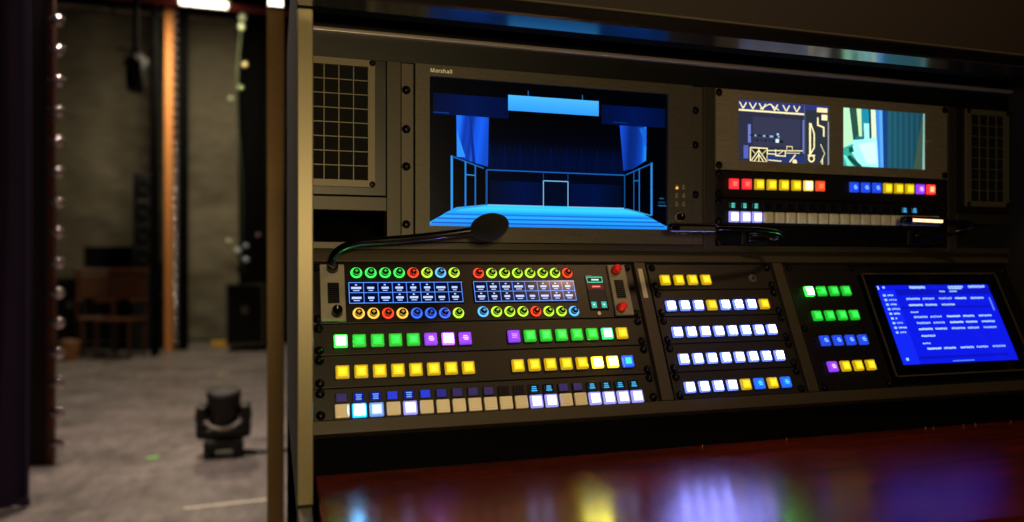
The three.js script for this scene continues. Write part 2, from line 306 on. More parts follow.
  for (const [a, b, sd, v0, v1] of [[348.5, 464, 5, 281.5, 302.5], [473.5, 577.5, 8, 280.5, 301]]) {
    const p = U.at(a, v0), q = U.at(b, v1 - 1.2);
    const w = q[0] - p[0], h = p[1] - q[1], d = part('label_display', rbox(w + 0.003, h + 0.003, 0.002, 0.0006, (p[0] + q[0]) / 2, (p[1] + q[1]) / 2, 0.0022, 1), M.glossBlack, T);
    part('display_face', new THREE.PlaneGeometry(w, h).translate((p[0] + q[0]) / 2, (p[1] + q[1]) / 2, 0.0034), screenMat(cell(sd), 1.25), d, null, 'blue grid of lit channel labels');
  }
  { // small colour screen
    const p = U.at(585.8, 275.5), q = U.at(609.5, 308), w = q[0] - p[0] - 0.002, h = p[1] - q[1], cx = (p[0] + q[0]) / 2, cy = (p[1] + q[1]) / 2;
    const t = canvasTex(96, 128, (c) => { c.fillStyle = '#1a1512'; c.fillRect(0, 0, 96, 128); c.strokeStyle = '#3fe0b0'; c.fillStyle = '#3fe0b0'; c.fillRect(2, 2, 92, 24); c.fillStyle = '#0a1a18'; c.fillRect(6, 6, 84, 16); c.fillStyle = '#c8fff0'; c.fillRect(28, 11, 44, 6); c.fillStyle = '#5a1814'; c.fillRect(2, 30, 92, 22); c.fillStyle = '#ff8a78'; c.fillRect(26, 38, 48, 6); c.fillStyle = '#35b8a0'; c.fillRect(4, 100, 30, 24); c.fillRect(62, 100, 30, 24); c.fillStyle = '#d8fff8'; c.fillRect(14, 108, 10, 6); c.fillRect(72, 108, 10, 6); });
    const d = part('menu_screen', rbox(w + 0.003, h + 0.003, 0.002, 0.0006, cx, cy, 0.0022, 1), M.glossBlack, T); part('display_face', new THREE.PlaneGeometry(w, h).translate(cx, cy, 0.0034), screenMat(t, 1.1, 0.6), d);
    const j = U.at(600, 312.5); part('socket', cylZ(0.003, 0.003, 0.002, 16), M.trim, T, [j[0], j[1], 0.0015]);
  }
}
{
  const U = slopeUnit('button_panel', 'console panel of green and purple keys under the ring knobs', 'button panel', B1[0], B1[1], RR[2], RR[3]);
  part('front_plate', plateG(U), M.panel, U.t); corners(U);
  row(U, [340.8, 340.8], [465.4, 338], ['greenhot', 'green', 'green', 'green', 'green', 'purple', 'purplehot', 'purple']);
  row(U, [514.2, 336], [622.3, 332.8], ['violet', 'green', 'green', 'green', 'green', 'green', 'mint', 'yellow']);
}
{
  const U = slopeUnit('button_panel', 'console panel of yellow keys ending in one blue key', 'button panel', B1[0], B1[1], RR[3], RR[4]);
  part('front_plate', plateG(U), M.panel, U.t); corners(U);
  row(U, [342.6, 371.8], [468.6, 367.3], rep('yellow', 8));
  row(U, [518.3, 365.2], [628, 361], [...rep('yellow', 5), 'yellowhot', 'yellowhot', 'bluegreen']);
}
function twenty(U, a, b, da, db, keys, disps, w = 0.0178) {
  row(U, a, b, keys, w, w);
  const p = U.at(...da), q = U.at(...db); disps.forEach((k, i) => keyDisplay(U, p[0] + (q[0] - p[0]) * i / 19, p[1] + (q[1] - p[1]) * i / 19, k));
}
{
  const U = slopeUnit('button_panel', 'long console panel of twenty keys with small displays above each, nearest the worktop', 'button panel', B1[0], B1[1], RR[4], RR[5]);
  part('front_plate', plateG(U), M.panel, U.t); corners(U);
  twenty(U, [342.2, 411], [637.5, 396], [341.5, 397.5], [634, 383.8],
    ['off', 'cyanhot', 'paleblue', 'off', 'lavender', ...rep('off', 7), 'lavender', 'lavender', 'off', 'off', ...rep('lavender', 4)],
    ['plum', 'bluetext', 'bluetext', 'blue', 'bluetext', 'blue', 'navy', 'plum', 'plum', 'plum', 'dark', 'dark', 'cyantext', 'cyantext', 'plum', 'plum', ...rep('cyantext', 4)]);
}
// ------------------------------------------------------------------ second bay: five half-width panels
{
  const C = (u, v) => [640 + u / 3.261, 250 + v / 3.261];
  const mk = (i, label) => { const U = slopeUnit('key_strip', label, 'button panel', B2[0], B2[1], RR[i], RR[i + 1]); part('front_plate', plateG(U), M.panel, U.t); corners(U, 0.0085, 0.0068); return U; };
  let U = mk(0, 'half-width key strip with four yellow keys and a round buzzer');
  row(U, C(83, 97), C(216, 96), rep('yellow', 4), 0.0165);
  { const [x, y] = U.at(...C(370, 90)); const b = part('buzzer', lathe([[0.0076, 0], [0.0076, 0.002], [0.0066, 0.003], [0, 0.0032]], 24).rotateX(Math.PI / 2), M.bezel, U.t, [x, y, 0.0015]); part('sound_hole', cylZ(0.002, 0.002, 0.0006, 12, 0.003), M.matte, b); }
  U = mk(1, 'half-width key strip of white keys with two yellow ones'); row(U, C(102, 181), C(406, 175), ['white', 'white', 'white', 'yellow', 'white', 'white', 'white', 'yellow'], 0.0165);
  U = mk(2, 'half-width key strip of eight white keys below the strip with two yellow keys'); row(U, C(123, 267), C(431, 258), rep('white', 8), 0.0165);
  U = mk(3, 'half-width key strip of eight white keys above the strip that mixes white, yellow and blue'); row(U, C(144, 355), C(456, 343), rep('white', 8), 0.0165);
  U = mk(4, 'half-width key strip of four white keys followed by yellow and blue ones'); row(U, C(164, 447), C(477, 430), ['white', 'white', 'white', 'white', 'yellow', 'bluecyan', 'yellow', 'bluecyan'], 0.0165);
}
// ------------------------------------------------------------------ third bay: four rows of keys and the touch screen
{
  const C = (u, v) => [780 + u / 3.48, 250 + v / 3.48];
  const U = slopeUnit('button_panel', 'dark panel with four short rows of green, blue and yellow keys', 'button panel', B3[0], 0.776, RR[0], RR[5]);
  part('front_plate', plateG(U), M.blackPanel, U.t); corners(U);
  for (const [a, b, ks] of [[[103, 143], [231, 141], ['greenhot', 'green', 'green', 'green']], [[131, 228], [260, 225], rep('green', 4)], [[158, 315], [290, 311], rep('blue', 4)], [[185, 405], [317, 399], ['purple', 'yellow', 'yellow', 'yellow']]]) {
    row(U, C(...a), C(...b), ks, 0.0168);
    for (const s of [-1, 1]) { const e = s < 0 ? C(a[0] - 34, a[1]) : C(b[0] + 28, b[1]); const p = U.at(...e); part('stud', cylZ(0.0016, 0.0012, 0.0014, 10), M.screwBlack, U.t, [p[0], p[1], 0.0015]); }
  }
  const m1 = U.at(...C(90, 270)); screw(U.t, m1[0], m1[1]);
}
{
  const U = slopeUnit('touch_screen', 'black touch screen lit bright blue with rows of pale text', 'touch screen', 0.7795, 1.079, 0.0135, 0.198);
  const T = U.t;
  part('housing', rbox(U.w, U.h, 0.012, 0.002, 0, 0, 0.001), M.glossBlack, T);
  for (const [x, y, w, h] of [[-U.w / 2 + 0.0012, 0, 0.0022, U.h - 0.004], [U.w / 2 - 0.0012, 0, 0.0022, U.h - 0.004], [0, U.h / 2 - 0.0012, U.w - 0.004, 0.0022], [0, -U.h / 2 + 0.0012, U.w - 0.004, 0.0022]]) part('rim', box(w, h, 0.002, x, y, 0.0074), M.aluDark, T);
  const tex = canvasTex(640, 440, (c, w, h) => {
    c.fillStyle = '#0c18e0'; c.fillRect(0, 0, w, h); c.fillStyle = '#0a12b8'; c.fillRect(96, 24, w - 96, 34); c.fillRect(96, 124, w - 110, 12); c.fillRect(96, 400, w - 140, 14);
    c.fillStyle = '#1226ee'; c.fillRect(0, 30, 90, h - 30);
    c.fillStyle = '#a8d4ff';
    const word = (x, y, n, hh = 9) => { for (let i = 0; i < n; i++) { const k = 7 + ((x * 7 + y * 3 + i * 5) % 5); c.fillRect(x + i * 11, y + ((i + x) % 3 === 0 ? 0 : 1), k, hh); } };
    c.fillRect(4, 4, 8, 20); c.fillRect(32, 6, 12, 12); for (let i = 0; i < 9; i++) { c.fillRect(20, 52 + i * 26, 14, 12); word(44, 53 + i * 26, i === 5 ? 1 : 3 + (i % 2), 8); }
    word(180, 6, 8, 14); word(400, 6, 8, 10); word(400, 18, 7, 7); word(520, 4, 9, 14); word(342, 34, 3, 8); word(400, 34, 4, 8);
    for (const [y, n, x] of [[74, 5, 140], [110, 3, 142], [178, 5, 146], [212, 5, 150], [246, 5, 148], [284, 1, 150], [354, 5, 156]]) for (let i = 0; i < n; i++) word(x + i * 92, y, 6 + ((i + n + y) % 2), 10);
    word(138, 152, 4, 7); word(142, 326, 4, 7); c.fillStyle = '#2a48ff'; c.fillRect(614, 78, 8, 80); c.fillStyle = '#5a8cff'; c.fillRect(614, 78, 8, 76); c.fillRect(270, 428, 120, 5); c.fillStyle = '#8ce8e0'; c.fillRect(24, 404, 14, 14);
  });
  const w = 0.2485, h = 0.142, x = U.lx(0.9265), y = -0.0015;
  part('display_face', new THREE.PlaneGeometry(w, h).translate(x, y, 0.0073), screenMat(tex, 1.1, 0.08), T, null, 'bright blue page of pale text');
  const L = new THREE.RectAreaLight(0x2038ff, 0.1, w, h); L.name = 'touch_screen_light'; L.position.set(x, y, 0.010); L.lookAt(x, y, 1); 
  const q = new THREE.Group(); q.position.copy(T.position); q.rotation.copy(T.rotation); q.updateMatrixWorld(true); L.applyMatrix4(q.matrixWorld); L.rotateY(Math.PI); scene.add(L);
}
{ // blank panel round the touch screen
  const U = slopeUnit('blank_panel', 'plain black console panel holding the touch screen', 'panel', 0.7775, B3[1], RR[0], RR[5]);
  part('front_plate', plateG(U).translate(0, 0, -0.006), M.blackPanel, U.t);
  for (const sy of [-1, 1]) screw(U.t, U.w / 2 - 0.012, sy * (U.h / 2 - 0.012), -0.0045);
}

// ------------------------------------------------------------------ upright section: speaker grilles
function grille(xa, xb, label, flip) {
  const U = uprightUnit('speaker_grille', label, 'speaker', xa, xb, 0.1015, 0.2915);
  const T = U.t, fx0 = flip ? U.lx(1.022) : U.lx(-0.1345), fx1 = flip ? U.lx(1.122) : U.lx(-0.0445), fy0 = -0.084, fy1 = 0.093, e = 0.0095, zt = 0.006;
  part('baffle', rbox(U.w, U.h, 0.006, 0.0008, 0, 0, -0.004, 1), M.panel, T);
  const hx0 = flip ? fx0 + e : fx0 + 0.0012, hx1 = fx1 - e, hy0 = fy0 + e, hy1 = fy1 - e, nx = 4, ny = 8;
  const fr = part('grille_frame', merge([span(fx0, fx1, fy0, hy0, 0, zt), span(fx0, fx1, hy1, fy1, 0, zt), span(fx0, hx0, hy0, hy1, 0, zt), span(hx1, fx1, hy0, hy1, 0, zt)]), M.grille, T);
  part('speaker_cloth', box(hx1 - hx0, hy1 - hy0, 0.001, (hx0 + hx1) / 2, (hy0 + hy1) / 2, 0.0005), M.foam, T);
  for (let i = 1; i < nx; i++) part('grille_bar', box(0.0013, hy1 - hy0, 0.002, hx0 + (hx1 - hx0) * i / nx, (hy0 + hy1) / 2, 0.0045), M.grille, fr);
  for (let j = 1; j < ny; j++) part('grille_bar', box(hx1 - hx0, 0.0013, 0.002, (hx0 + hx1) / 2, hy0 + (hy1 - hy0) * j / ny, 0.0047), M.grille, fr);
  for (const sx of flip ? [fx0, fx1] : [fx1]) for (const sy of [fy0 + 0.002, fy1 - 0.002]) part('screw', screwGeo, M.screwBlack, T, [sx - (sx === fx1 ? 0.0035 : -0.0035), sy - (sy > 0 ? 0.002 : -0.002), zt]).scale.setScalar(0.7);
}
grille(X0 + 0.0005, -0.028, 'square-holed speaker grille beside the large stage monitor', false);
grille(1.0015, X1 - 0.0005, 'square-holed speaker grille in shadow beside the twin monitors', true);

// ------------------------------------------------------------------ large monitor showing the stage
const font = await new FontLoader().loadAsync('fonts/droid/droid_sans_bold.typeface.json');
function words(txt, size, mat, parent, x, y, z, name = 'lettering') { const g = new TextGeometry(txt, { font, size, depth: 0.0003, curveSegments: 3 }); return part(name, g, mat, parent, [x, y, z]); }
{
  const U = uprightUnit('stage_monitor', 'large rack monitor showing a blue-lit empty stage set', 'monitor', -0.0068, 0.4788, 0.0375, 0.2905);
  const T = U.t, sx0 = U.lx(0.033), sx1 = U.lx(0.415), sy0 = U.ly(0.0605), sy1 = U.ly(0.2745), bx0 = U.lx(0.0125), bx1 = U.lx(0.4575);
  for (const s of [-1, 1]) part('rack_ear', rbox(0.0172, U.h, 0.003, 0.0006, s * (U.w / 2 - 0.0088), 0, -0.0005, 1), M.bezel, T);
  const zf = 0.006, zb = -0.004;
  const hb = U.h / 2;
  for (const [a, b, c, d] of [[bx0, sx0, -hb, hb], [sx1, bx1, -hb, hb], [sx0, sx1, sy1, hb], [sx0, sx1, -hb, sy0]]) part('bezel', uvMetres(span(a, b, c, d, zb, zf)), M.bezel, T);
  for (const s of [-1, 1]) for (const y of [0.2525, 0.197, 0.144, 0.1175, 0.062]) if (!(s < 0 && y === 0.1175) && !(s > 0 && y === 0.144)) screw(T, s < 0 ? U.lx(0) : U.lx(0.4653), U.ly(y), 0.001);
  const tex = canvasTex(1024, 574, (c, w, h) => {
    const fx = (x) => x - 31 * 4 * (x / 1024) * (1 - x / 1024);
    const path = (pts) => { c.beginPath(); pts.forEach((p, i) => i ? c.lineTo(fx(p[0]), p[1]) : c.moveTo(fx(p[0]), p[1])); };
    const P = (pts, col) => { c.fillStyle = col; path(pts); c.closePath(); c.fill(); };
    const R = (x, y, a, b, col) => P([[x, y], [x + a, y], [x + a, y + b], [x, y + b]], col);
    const L = (pts, col, lw) => { c.strokeStyle = col; c.lineWidth = lw; path(pts); c.stroke(); };
    const lin = (x0, y0, x1, y1, st) => { const g = c.createLinearGradient(fx(x0), y0, fx(x1), y1); st.forEach(s => g.addColorStop(s[0], s[1])); return g; };
    R(0, 0, w, h, '#000104');
    R(255, 150, 590, 200, lin(255, 150, 255, 350, [[0, '#000104'], [0.4, '#00020c'], [0.75, '#000a30'], [1, '#000a2c']]));
    for (let i = 0; i < 26; i++) R(262 + i * 22, 250, 6, 96, i % 3 ? '#000826' : '#000c36');
    R(18, 62, 330, 82, lin(18, 0, 348, 0, [[0, '#000a2c'], [0.5, '#001044'], [1, '#000c34']])); R(745, 62, 270, 80, lin(745, 0, 1015, 0, [[0, '#000c36'], [0.5, '#00124a'], [1, '#000c36']])); R(18, 134, 70, 4, '#0a3478'); R(795, 130, 60, 3, '#0a3478');
    R(345, 49, 388, 62, lin(0, 49, 0, 111, [[0, '#4cb4ff'], [0.5, '#3aa6fa'], [1, '#3198f0']])); R(430, 28, 3, 22, '#2a78c0'); R(662, 28, 3, 22, '#2a78c0');
    // lit cloths either side
    P([[120, 142], [262, 144], [258, 338], [200, 325], [122, 304]], lin(120, 142, 262, 160, [[0, '#1a74f4'], [0.14, '#1a6cf0'], [0.3, '#0a34a8'], [0.42, '#0c3cb8'], [0.5, '#08308c'], [0.62, '#0f50d8'], [0.8, '#145cec'], [1, '#0f48c4']]));
    P([[122, 200], [160, 304], [122, 304]], '#2a8cff'); P([[176, 142], [184, 142], [204, 326], [190, 322]], '#08288a');
    P([[822, 143], [936, 143], [934, 284], [880, 322], [838, 332]], lin(822, 143, 936, 150, [[0, '#1350dc'], [0.2, '#0e3cb0'], [0.4, '#072474'], [0.62, '#082a80'], [0.85, '#0c44b8'], [1, '#1c88f0']]));
    P([[905, 150], [936, 150], [936, 240]], '#1560d0');
    // back wall box
    R(255, 350, 590, 150, '#000414'); R(268, 392, 225, 98, lin(268, 0, 493, 0, [[0, '#000820'], [0.6, '#000e3c'], [1, '#000b30']])); R(612, 392, 218, 98, lin(612, 0, 830, 0, [[0, '#000c34'], [0.5, '#000e3a'], [1, '#00081e']])); R(505, 388, 96, 110, '#000820');
    P([[0, 555], [120, 500], [250, 486], [830, 486], [905, 500], [1024, 560], [1024, 574], [0, 574]], '#1f9cf0');
    P([[250, 487], [830, 487], [880, 500], [200, 500]], '#35c8fa'); P([[160, 500], [900, 500], [935, 517], [110, 517]], lin(0, 500, 0, 517, [[0, '#3ad4ff'], [1, '#25b0f4']]));
    for (const [y, x0, x1, col] of [[524, 70, 958, '#1674e0'], [533, 48, 980, '#2aa8f8'], [541, 38, 990, '#1464d4'], [550, 22, 1004, '#2696f0'], [558, 12, 1012, '#1058c8'], [566, 4, 1020, '#2080e4']]) R(x0, y, x1 - x0, 6, col);
    P([[0, 440], [95, 505], [60, 530], [0, 560]], '#000208'); P([[1024, 430], [925, 500], [960, 528], [1024, 562]], '#000208');
    L([[250, 350], [845, 350]], '#165cac', 5); L([[252, 350], [252, 490]], '#124c94', 8); L([[843, 350], [843, 490]], '#0f447e', 6); L([[255, 487], [497, 487]], '#8cb8dc', 3); L([[602, 487], [840, 487]], '#8cb8dc', 3);
    L([[497, 490], [497, 385], [602, 385], [602, 490]], '#78bcf0', 4); L([[497, 350], [497, 385]], '#10488c', 3); L([[602, 350], [602, 385]], '#10488c', 3);
    L([[100, 300], [100, 512]], '#2c96e6', 9); L([[100, 303], [240, 345]], '#165cae', 6); L([[160, 320], [160, 505]], '#1f7cd4', 7); L([[160, 372], [205, 374]], '#2484d4', 5); L([[203, 335], [203, 495]], '#186abc', 6); L([[100, 510], [245, 490]], '#389cdc', 6);
    L([[957, 292], [957, 515]], '#2888d8', 9); L([[957, 296], [848, 348]], '#165cae', 5); L([[905, 318], [905, 503]], '#1c70c0', 5); L([[882, 330], [882, 498]], '#165cae', 4); L([[882, 372], [905, 370]], '#1c70c0', 4); L([[955, 515], [850, 490]], '#3890d0', 5);
    R(985, 455, 30, 8, '#0a3050'); R(985, 470, 34, 5, '#1c5a88'); R(990, 440, 20, 4, '#1c5a88');
  });
  part('display_face', new THREE.PlaneGeometry(sx1 - sx0, sy1 - sy0).translate((sx0 + sx1) / 2, (sy0 + sy1) / 2, 0.0012), screenMat(tex, 1.15, 0.22), T, null, 'picture of an empty stage in blue light');
  part('lcd_body', span(sx0 - 0.001, sx1 + 0.001, sy0 - 0.001, sy1 + 0.001, -0.01, 0.0006), M.black, T);
  words('Marshall', 0.0056, M.print, T, U.lx(0.0335), U.ly(0.2795), zf);
  // keys of the monitor
  const keyG = rbox(0.0042, 0.0038, 0.0016, 0.0004, 0, 0, 0.0008, 1), amber = em(0.95, 0.45, 0.04, 1.1);
  for (let i = 0; i < 2; i++) for (let j = 0; j < 3; j++) { const [x, y] = U.at(676.8 + i * 7, 188 + j * 8.4); const k = part('menu_key', keyG, i + j ? M.white : amber, T, [x, y, zf]); if (i + j) part('key_top', box(0.0028, 0.0024, 0.0004, 0, 0, 0.0017), M.black, k); part('legend', box(0.004, 0.0009, 0.0002, 0, 0.0042, 0.0001), M.white, k); }
  const [kx, ky] = U.at(679.5, 217); const kn = part('control_knob', cylZ(0.0062, 0.0054, 0.009, 20), M.screwBlack, T, [kx, ky, zf]); part('knob_mark', box(0.0008, 0.004, 0.0004, 0, 0.0026, 0.0092), M.white, kn); part('knob_ring', new THREE.TorusGeometry(0.0066, 0.0007, 6, 20), M.trim, kn);
  const [jx, jy] = U.at(677, 233.5); part('headphone_mark', new THREE.TorusGeometry(0.0018, 0.0004, 5, 10, Math.PI).translate(jx, jy, zf), M.white, T); part('legend', box(0.008, 0.0014, 0.0002, jx + 0.011, jy, zf + 0.0001), M.white, T);
  const L = new THREE.RectAreaLight(0x2a80ff, 0.16, sx1 - sx0, sy1 - sy0); L.name = 'stage_monitor_light'; L.position.set(0.224, H + 0.1675, 0.0035); L.lookAt(0.224, H + 0.1675, 2); scene.add(L);
}
// ------------------------------------------------------------------ twin monitors and the two key panels under them
{
  const U = uprightUnit('twin_monitor', 'rack unit with two small lit screens side by side in a tan faceplate', 'monitor', 0.502, 0.9795, 0.1595, 0.2912);
  const T = U.t; 
  const S = [[U.lx(0.545), U.lx(0.7235)], [U.lx(0.7525), U.lx(0.9295)]], sy0 = U.ly(0.1755), sy1 = U.ly(0.2755), hw = U.w / 2 - 0.0004, hh = U.h / 2 - 0.0004;
  for (const [a, b, c, d] of [[-hw, S[0][0], -hh, hh], [S[0][1], S[1][0], -hh, hh], [S[1][1], hw, -hh, hh]]) part('faceplate', uvMetres(span(a, b, c, d, -0.001, 0.002)), M.faceplate, T);
  for (const s of S) { part('faceplate', uvMetres(span(s[0], s[1], sy1, hh, -0.001, 0.002)), M.faceplate, T); part('faceplate', uvMetres(span(s[0], s[1], -hh, sy0, -0.001, 0.002)), M.faceplate, T); }
  const t1 = canvasTex(384, 230, (c, w, h) => {
    const L = (pts, lw, col = '#fff0b4') => { c.strokeStyle = col; c.lineWidth = lw; c.beginPath(); pts.forEach((p, i) => i ? c.lineTo(p[0], p[1]) : c.moveTo(p[0], p[1])); c.stroke(); };
    const R = (x, y, a, b, col) => { c.fillStyle = col; c.fillRect(x, y, a, b); };
    R(0, 0, w, h, '#363a54'); R(0, 0, w, 32, '#2c3570'); R(0, 44, 278, 190, '#2a2c40'); R(60, 60, 200, 110, '#34354c'); R(284, 20, 100, 210, '#2b3038');
    L([[0, 38], [278, 38]], 7); for (const x of [20, 60, 100, 150, 200, 245]) { L([[x - 14, 8], [x, 32]], 5); L([[x + 14, 8], [x, 32]], 5); } L([[90, 30], [130, 8], [170, 30]], 4); L([[278, 0], [278, h]], 3, '#565c70');
    R(40, 90, 12, 70, '#6a78c0'); R(22, 170, 20, 50, '#5060b0'); R(270, 60, 6, 130, '#6a78c8');
    for (let i = 0; i < 22; i++) { const x = 48 + (i * 41) % 130, y = 128 + (i * 17) % 34; R(x, y, 6 + i % 5, 5 + i % 4, ['#0c1020', '#1c2a50', '#7fb8d8', '#10141c'][i % 4]); } R(155, 140, 14, 14, '#e0f4ff'); R(160, 118, 8, 8, '#b0e0ff');
    R(50, 178, 70, 52, '#1a1c20'); L([[50, 178], [120, 178], [120, 230], [50, 230], [50, 178]], 5); L([[54, 226], [85, 186], [116, 226]], 4); L([[66, 228], [85, 202], [104, 228]], 4); L([[85, 180], [85, 228]], 4); L([[54, 184], [70, 200]], 3); L([[116, 184], [100, 200]], 3);
    R(120, 200, 160, 30, '#24346a'); L([[122, 186], [270, 180]], 4); L([[122, 198], [160, 198]], 4); L([[155, 180], [155, 204], [196, 204], [196, 184]], 4); L([[160, 204], [186, 184]], 3); L([[200, 192], [258, 190]], 3); L([[124, 222], [180, 224]], 4); L([[240, 196], [214, 226]], 5); L([[202, 178], [202, 166], [226, 166], [226, 178]], 3); c.fillStyle = '#ffe9a0'; c.beginPath(); c.arc(236, 224, 10, 0, 7); c.fill();
    L([[302, 70], [302, 200]], 8); L([[304, 70], [320, 110], [320, 165], [304, 190]], 6); L([[292, 196], [324, 196]], 6); c.beginPath(); c.strokeStyle = '#fff0b4'; c.lineWidth = 6; c.arc(308, 208, 12, 0, 7); c.stroke();
    R(332, 8, 46, 18, '#ffe6b0'); R(352, 34, 26, 22, '#ffedc0'); L([[336, 46], [336, 76], [362, 84], [362, 120]], 7); L([[348, 150], [366, 186], [348, 222]], 3); L([[382, 60], [382, 230]], 5, '#98a0a8'); L([[356, 204], [356, 230]], 5);
  });
  const t2 = canvasTex(384, 230, (c, w, h) => {
    const P = (pts, col) => { c.fillStyle = col; c.beginPath(); pts.forEach((p, i) => i ? c.lineTo(p[0], p[1]) : c.moveTo(p[0], p[1])); c.closePath(); c.fill(); };
    P([[0, 0], [w, 0], [w, h], [0, h]], '#1f4a58'); P([[0, 0], [165, 0], [165, h], [0, h]], '#1d6f78');
    P([[0, 0], [30, 0], [50, 150], [0, 170]], '#b8f0c0'); P([[30, 0], [62, 0], [72, 100], [50, 125]], '#2a4c44'); P([[62, 0], [84, 0], [88, 110], [74, 110]], '#c8ecb0'); P([[84, 0], [130, 0], [130, 60], [92, 90]], '#1c8aa8'); P([[96, 56], [120, 56], [122, 120], [98, 120]], '#a8f4f0'); P([[128, 0], [150, 0], [156, 130], [132, 120]], '#e0f4c8'); P([[118, 0], [128, 0], [132, 110], [124, 110]], '#143c40');
    P([[48, 126], [156, 112], [166, h], [90, h], [0, 170]], '#a4f8ec'); P([[70, 140], [150, 126], [158, 216], [110, 216]], '#d0fff4'); P([[0, 160], [48, 140], [40, 175], [80, h], [0, h]], '#38a898'); P([[14, 196], [34, 186], [90, h], [60, h]], '#124840'); P([[0, 186], [16, 190], [48, h], [20, h]], '#78e8d0'); P([[26, 158], [44, 150], [50, 172], [30, 178]], '#0f5048');
    P([[150, 0], [166, 0], [174, h], [164, h]], '#3c86e0'); P([[166, 0], [182, 0], [188, h], [174, h]], '#5aa8f0'); P([[182, 0], [206, 0], [210, h], [188, h]], '#153c78'); 
    for (let i = 0; i < 22; i++) { const x = 206 + i * 8, k = 0.9 + 0.1 * Math.sin(i * 1.9) - i * 0.008; P([[x, 0], [x + 8, 0], [x + 8, h], [x, h]], `rgb(${Math.round(34 * k)},${Math.round(92 * k)},${Math.round(112 * k)})`); }
    P([[372, 20], [w, 0], [w, h], [330, h]], '#3a5040'); P([[378, 0], [w, 0], [w, h], [374, h]], '#8cb8b0');
  });
  [[S[0], t1], [S[1], t2]].forEach(([s, tex], i) => {
    part('display_face', new THREE.PlaneGeometry(s[1] - s[0], sy1 - sy0).translate((s[0] + s[1]) / 2, (sy0 + sy1) / 2, 0.0004), screenMat(tex, 1.2, 0.2), T, null, i ? 'small screen with a teal view of the wings' : 'small screen with pale art deco scenery');
    const L = new THREE.RectAreaLight(i ? 0x60b0c0 : 0x8088a0, 0.3, s[1] - s[0], sy1 - sy0); L.name = 'twin_monitor_light'; const cx = T.position.x + (s[0] + s[1]) / 2, cy = T.position.y + (sy0 + sy1) / 2; L.position.set(cx, cy, 0.004); L.lookAt(cx, cy, 2); scene.add(L);
  });
  for (const sx of [-1, 1]) for (const sy of [-1, 1]) screw(T, sx * (U.w / 2 - 0.006), sy * (U.h / 2 - 0.007), 0.002);
  const [bx, by] = U.at(930, 141); part('legend', box(0.012, 0.0018, 0.0002, bx, by, 0.0021), M.white, T); const [ox, oy] = U.at(940, 141.5); part('indicator', box(0.0025, 0.0075, 0.0008, ox, oy, 0.0022), std({ color: 0xb85a20, roughness: 0.5 }), T);
}
{
  const C = (u, v) => [690 + u / 2.611, 60 + v / 2.611];
  let U = uprightUnit('button_panel', 'rack panel of red, yellow and blue keys below the twin screens', 'button panel', 0.502, 0.9795, 0.1142, 0.1588);
  part('front_plate', plateG(U), M.panel, U.t); corners(U, 0.006);
  row(U, C(116, 323), C(341, 329), ['red', 'red', 'yellow', 'yellow', 'yellow', 'yellow', 'amberwhite', 'redorange']);
  row(U, C(430, 332), C(630, 338), ['blue', 'blue', 'blue', 'yellow', 'yellow', 'yellow', 'purple', 'redhot']);
  U = uprightUnit('button_panel', 'rack panel of twenty mostly unlit cream keys with small displays', 'button panel', 0.502, 0.9795, 0.0692, 0.1136);
  part('front_plate', plateG(U), M.panel, U.t); corners(U, 0.006);
  const a = C(116, 409), p = onZ(a[0], a[1]); const end = [p.x + 19 * 0.0219, p.y];
  const prj = (x, y) => { const q = V(x, y, 0).sub(CAM), D = q.x * ST - q.z * CT; return [CX + FPX * (q.x * CT + q.z * ST) / D, CY - FPX * q.y / D]; };
  const b = prj(...end), dA = C(113, 379), dp = onZ(dA[0], dA[1]), dB = prj(dp.x + 19 * 0.0219, dp.y);
  twenty(U, a, b, dA, dB, ['lavender', 'lavender', 'lavender', ...rep('off', 17)], ['greentext', 'greentext', 'greentext', ...rep('dark', 13), 'cyantext', 'cyantext', 'dark', 'dark'], 0.0178);
  // connector panel
  U = uprightUnit('connector_panel', 'black rack panel with lamp sockets under the cream keys', 'panel', 0.502, 0.9795, 0.0375, 0.0686);
  part('front_plate', plateG(U), M.blackPanel, U.t); corners(U, 0.006, 0.005);
  for (const [u, v] of [[752, 237], [917, 237.5]]) { const [x, y] = U.at(u, v); const s = part('socket_plate', rbox(0.05, 0.026, 0.002, 0.001, x + 0.008, y, 0.0022, 1), M.panel, U.t); part('socket', cylZ(0.0105, 0.0105, 0.006, 24), M.screwBlack, s, [x, y, 0.003]); }
}

// ------------------------------------------------------------------ gooseneck microphone and lamps
{
  const base = onSlope(332, 270), bp = V(base.X, H - base.r * SA, base.r * CA).add(V(0, CA, SA).multiplyScalar(0.0065));
  const t = thing('gooseneck_microphone', 'black gooseneck microphone with a foam windshield bending across the monitor', 'microphone', bp.toArray());
  const rel = (p) => p.sub(bp);
  const pts = [V(0, 0, 0), V(0, 0.004, 0.012), rel(onZ(331.5, 262, 0.03)), rel(onZ(337, 251.5, 0.047)), rel(onZ(352, 244, 0.060)), rel(onZ(375, 241, 0.068)), rel(onZ(405, 238.8, 0.077)), rel(onZ(440, 235, 0.09)), rel(onZ(474, 230.5, 0.102))];
  part('collar', cylZ(0.0085, 0.0075, 0.009, 20).rotateX(-(Math.PI / 2 - AL)), M.rubber, t);
  part('gooseneck', tube(pts, 0.0052, 90, 14), M.rubber, t);
  const a = pts[8], c = rel(onZ(489.5, 226.8, 0.108)), g = new THREE.SphereGeometry(1, 32, 20);
  { const p = g.attributes.position; for (let i = 0; i < p.count; i++) { const k = 1 + 0.025 * fbm(p.getX(i) * 9, p.getY(i) * 9, p.getZ(i) * 9, 2); p.setXYZ(i, p.getX(i) * k * 0.0262, p.getY(i) * k * 0.0178, p.getZ(i) * k * 0.0178); } g.computeVertexNormals(); }
  const f = part('foam_windshield', g, M.foam, t, c.toArray()); f.quaternion.setFromUnitVectors(V(1, 0, 0), c.clone().sub(a).normalize());
}
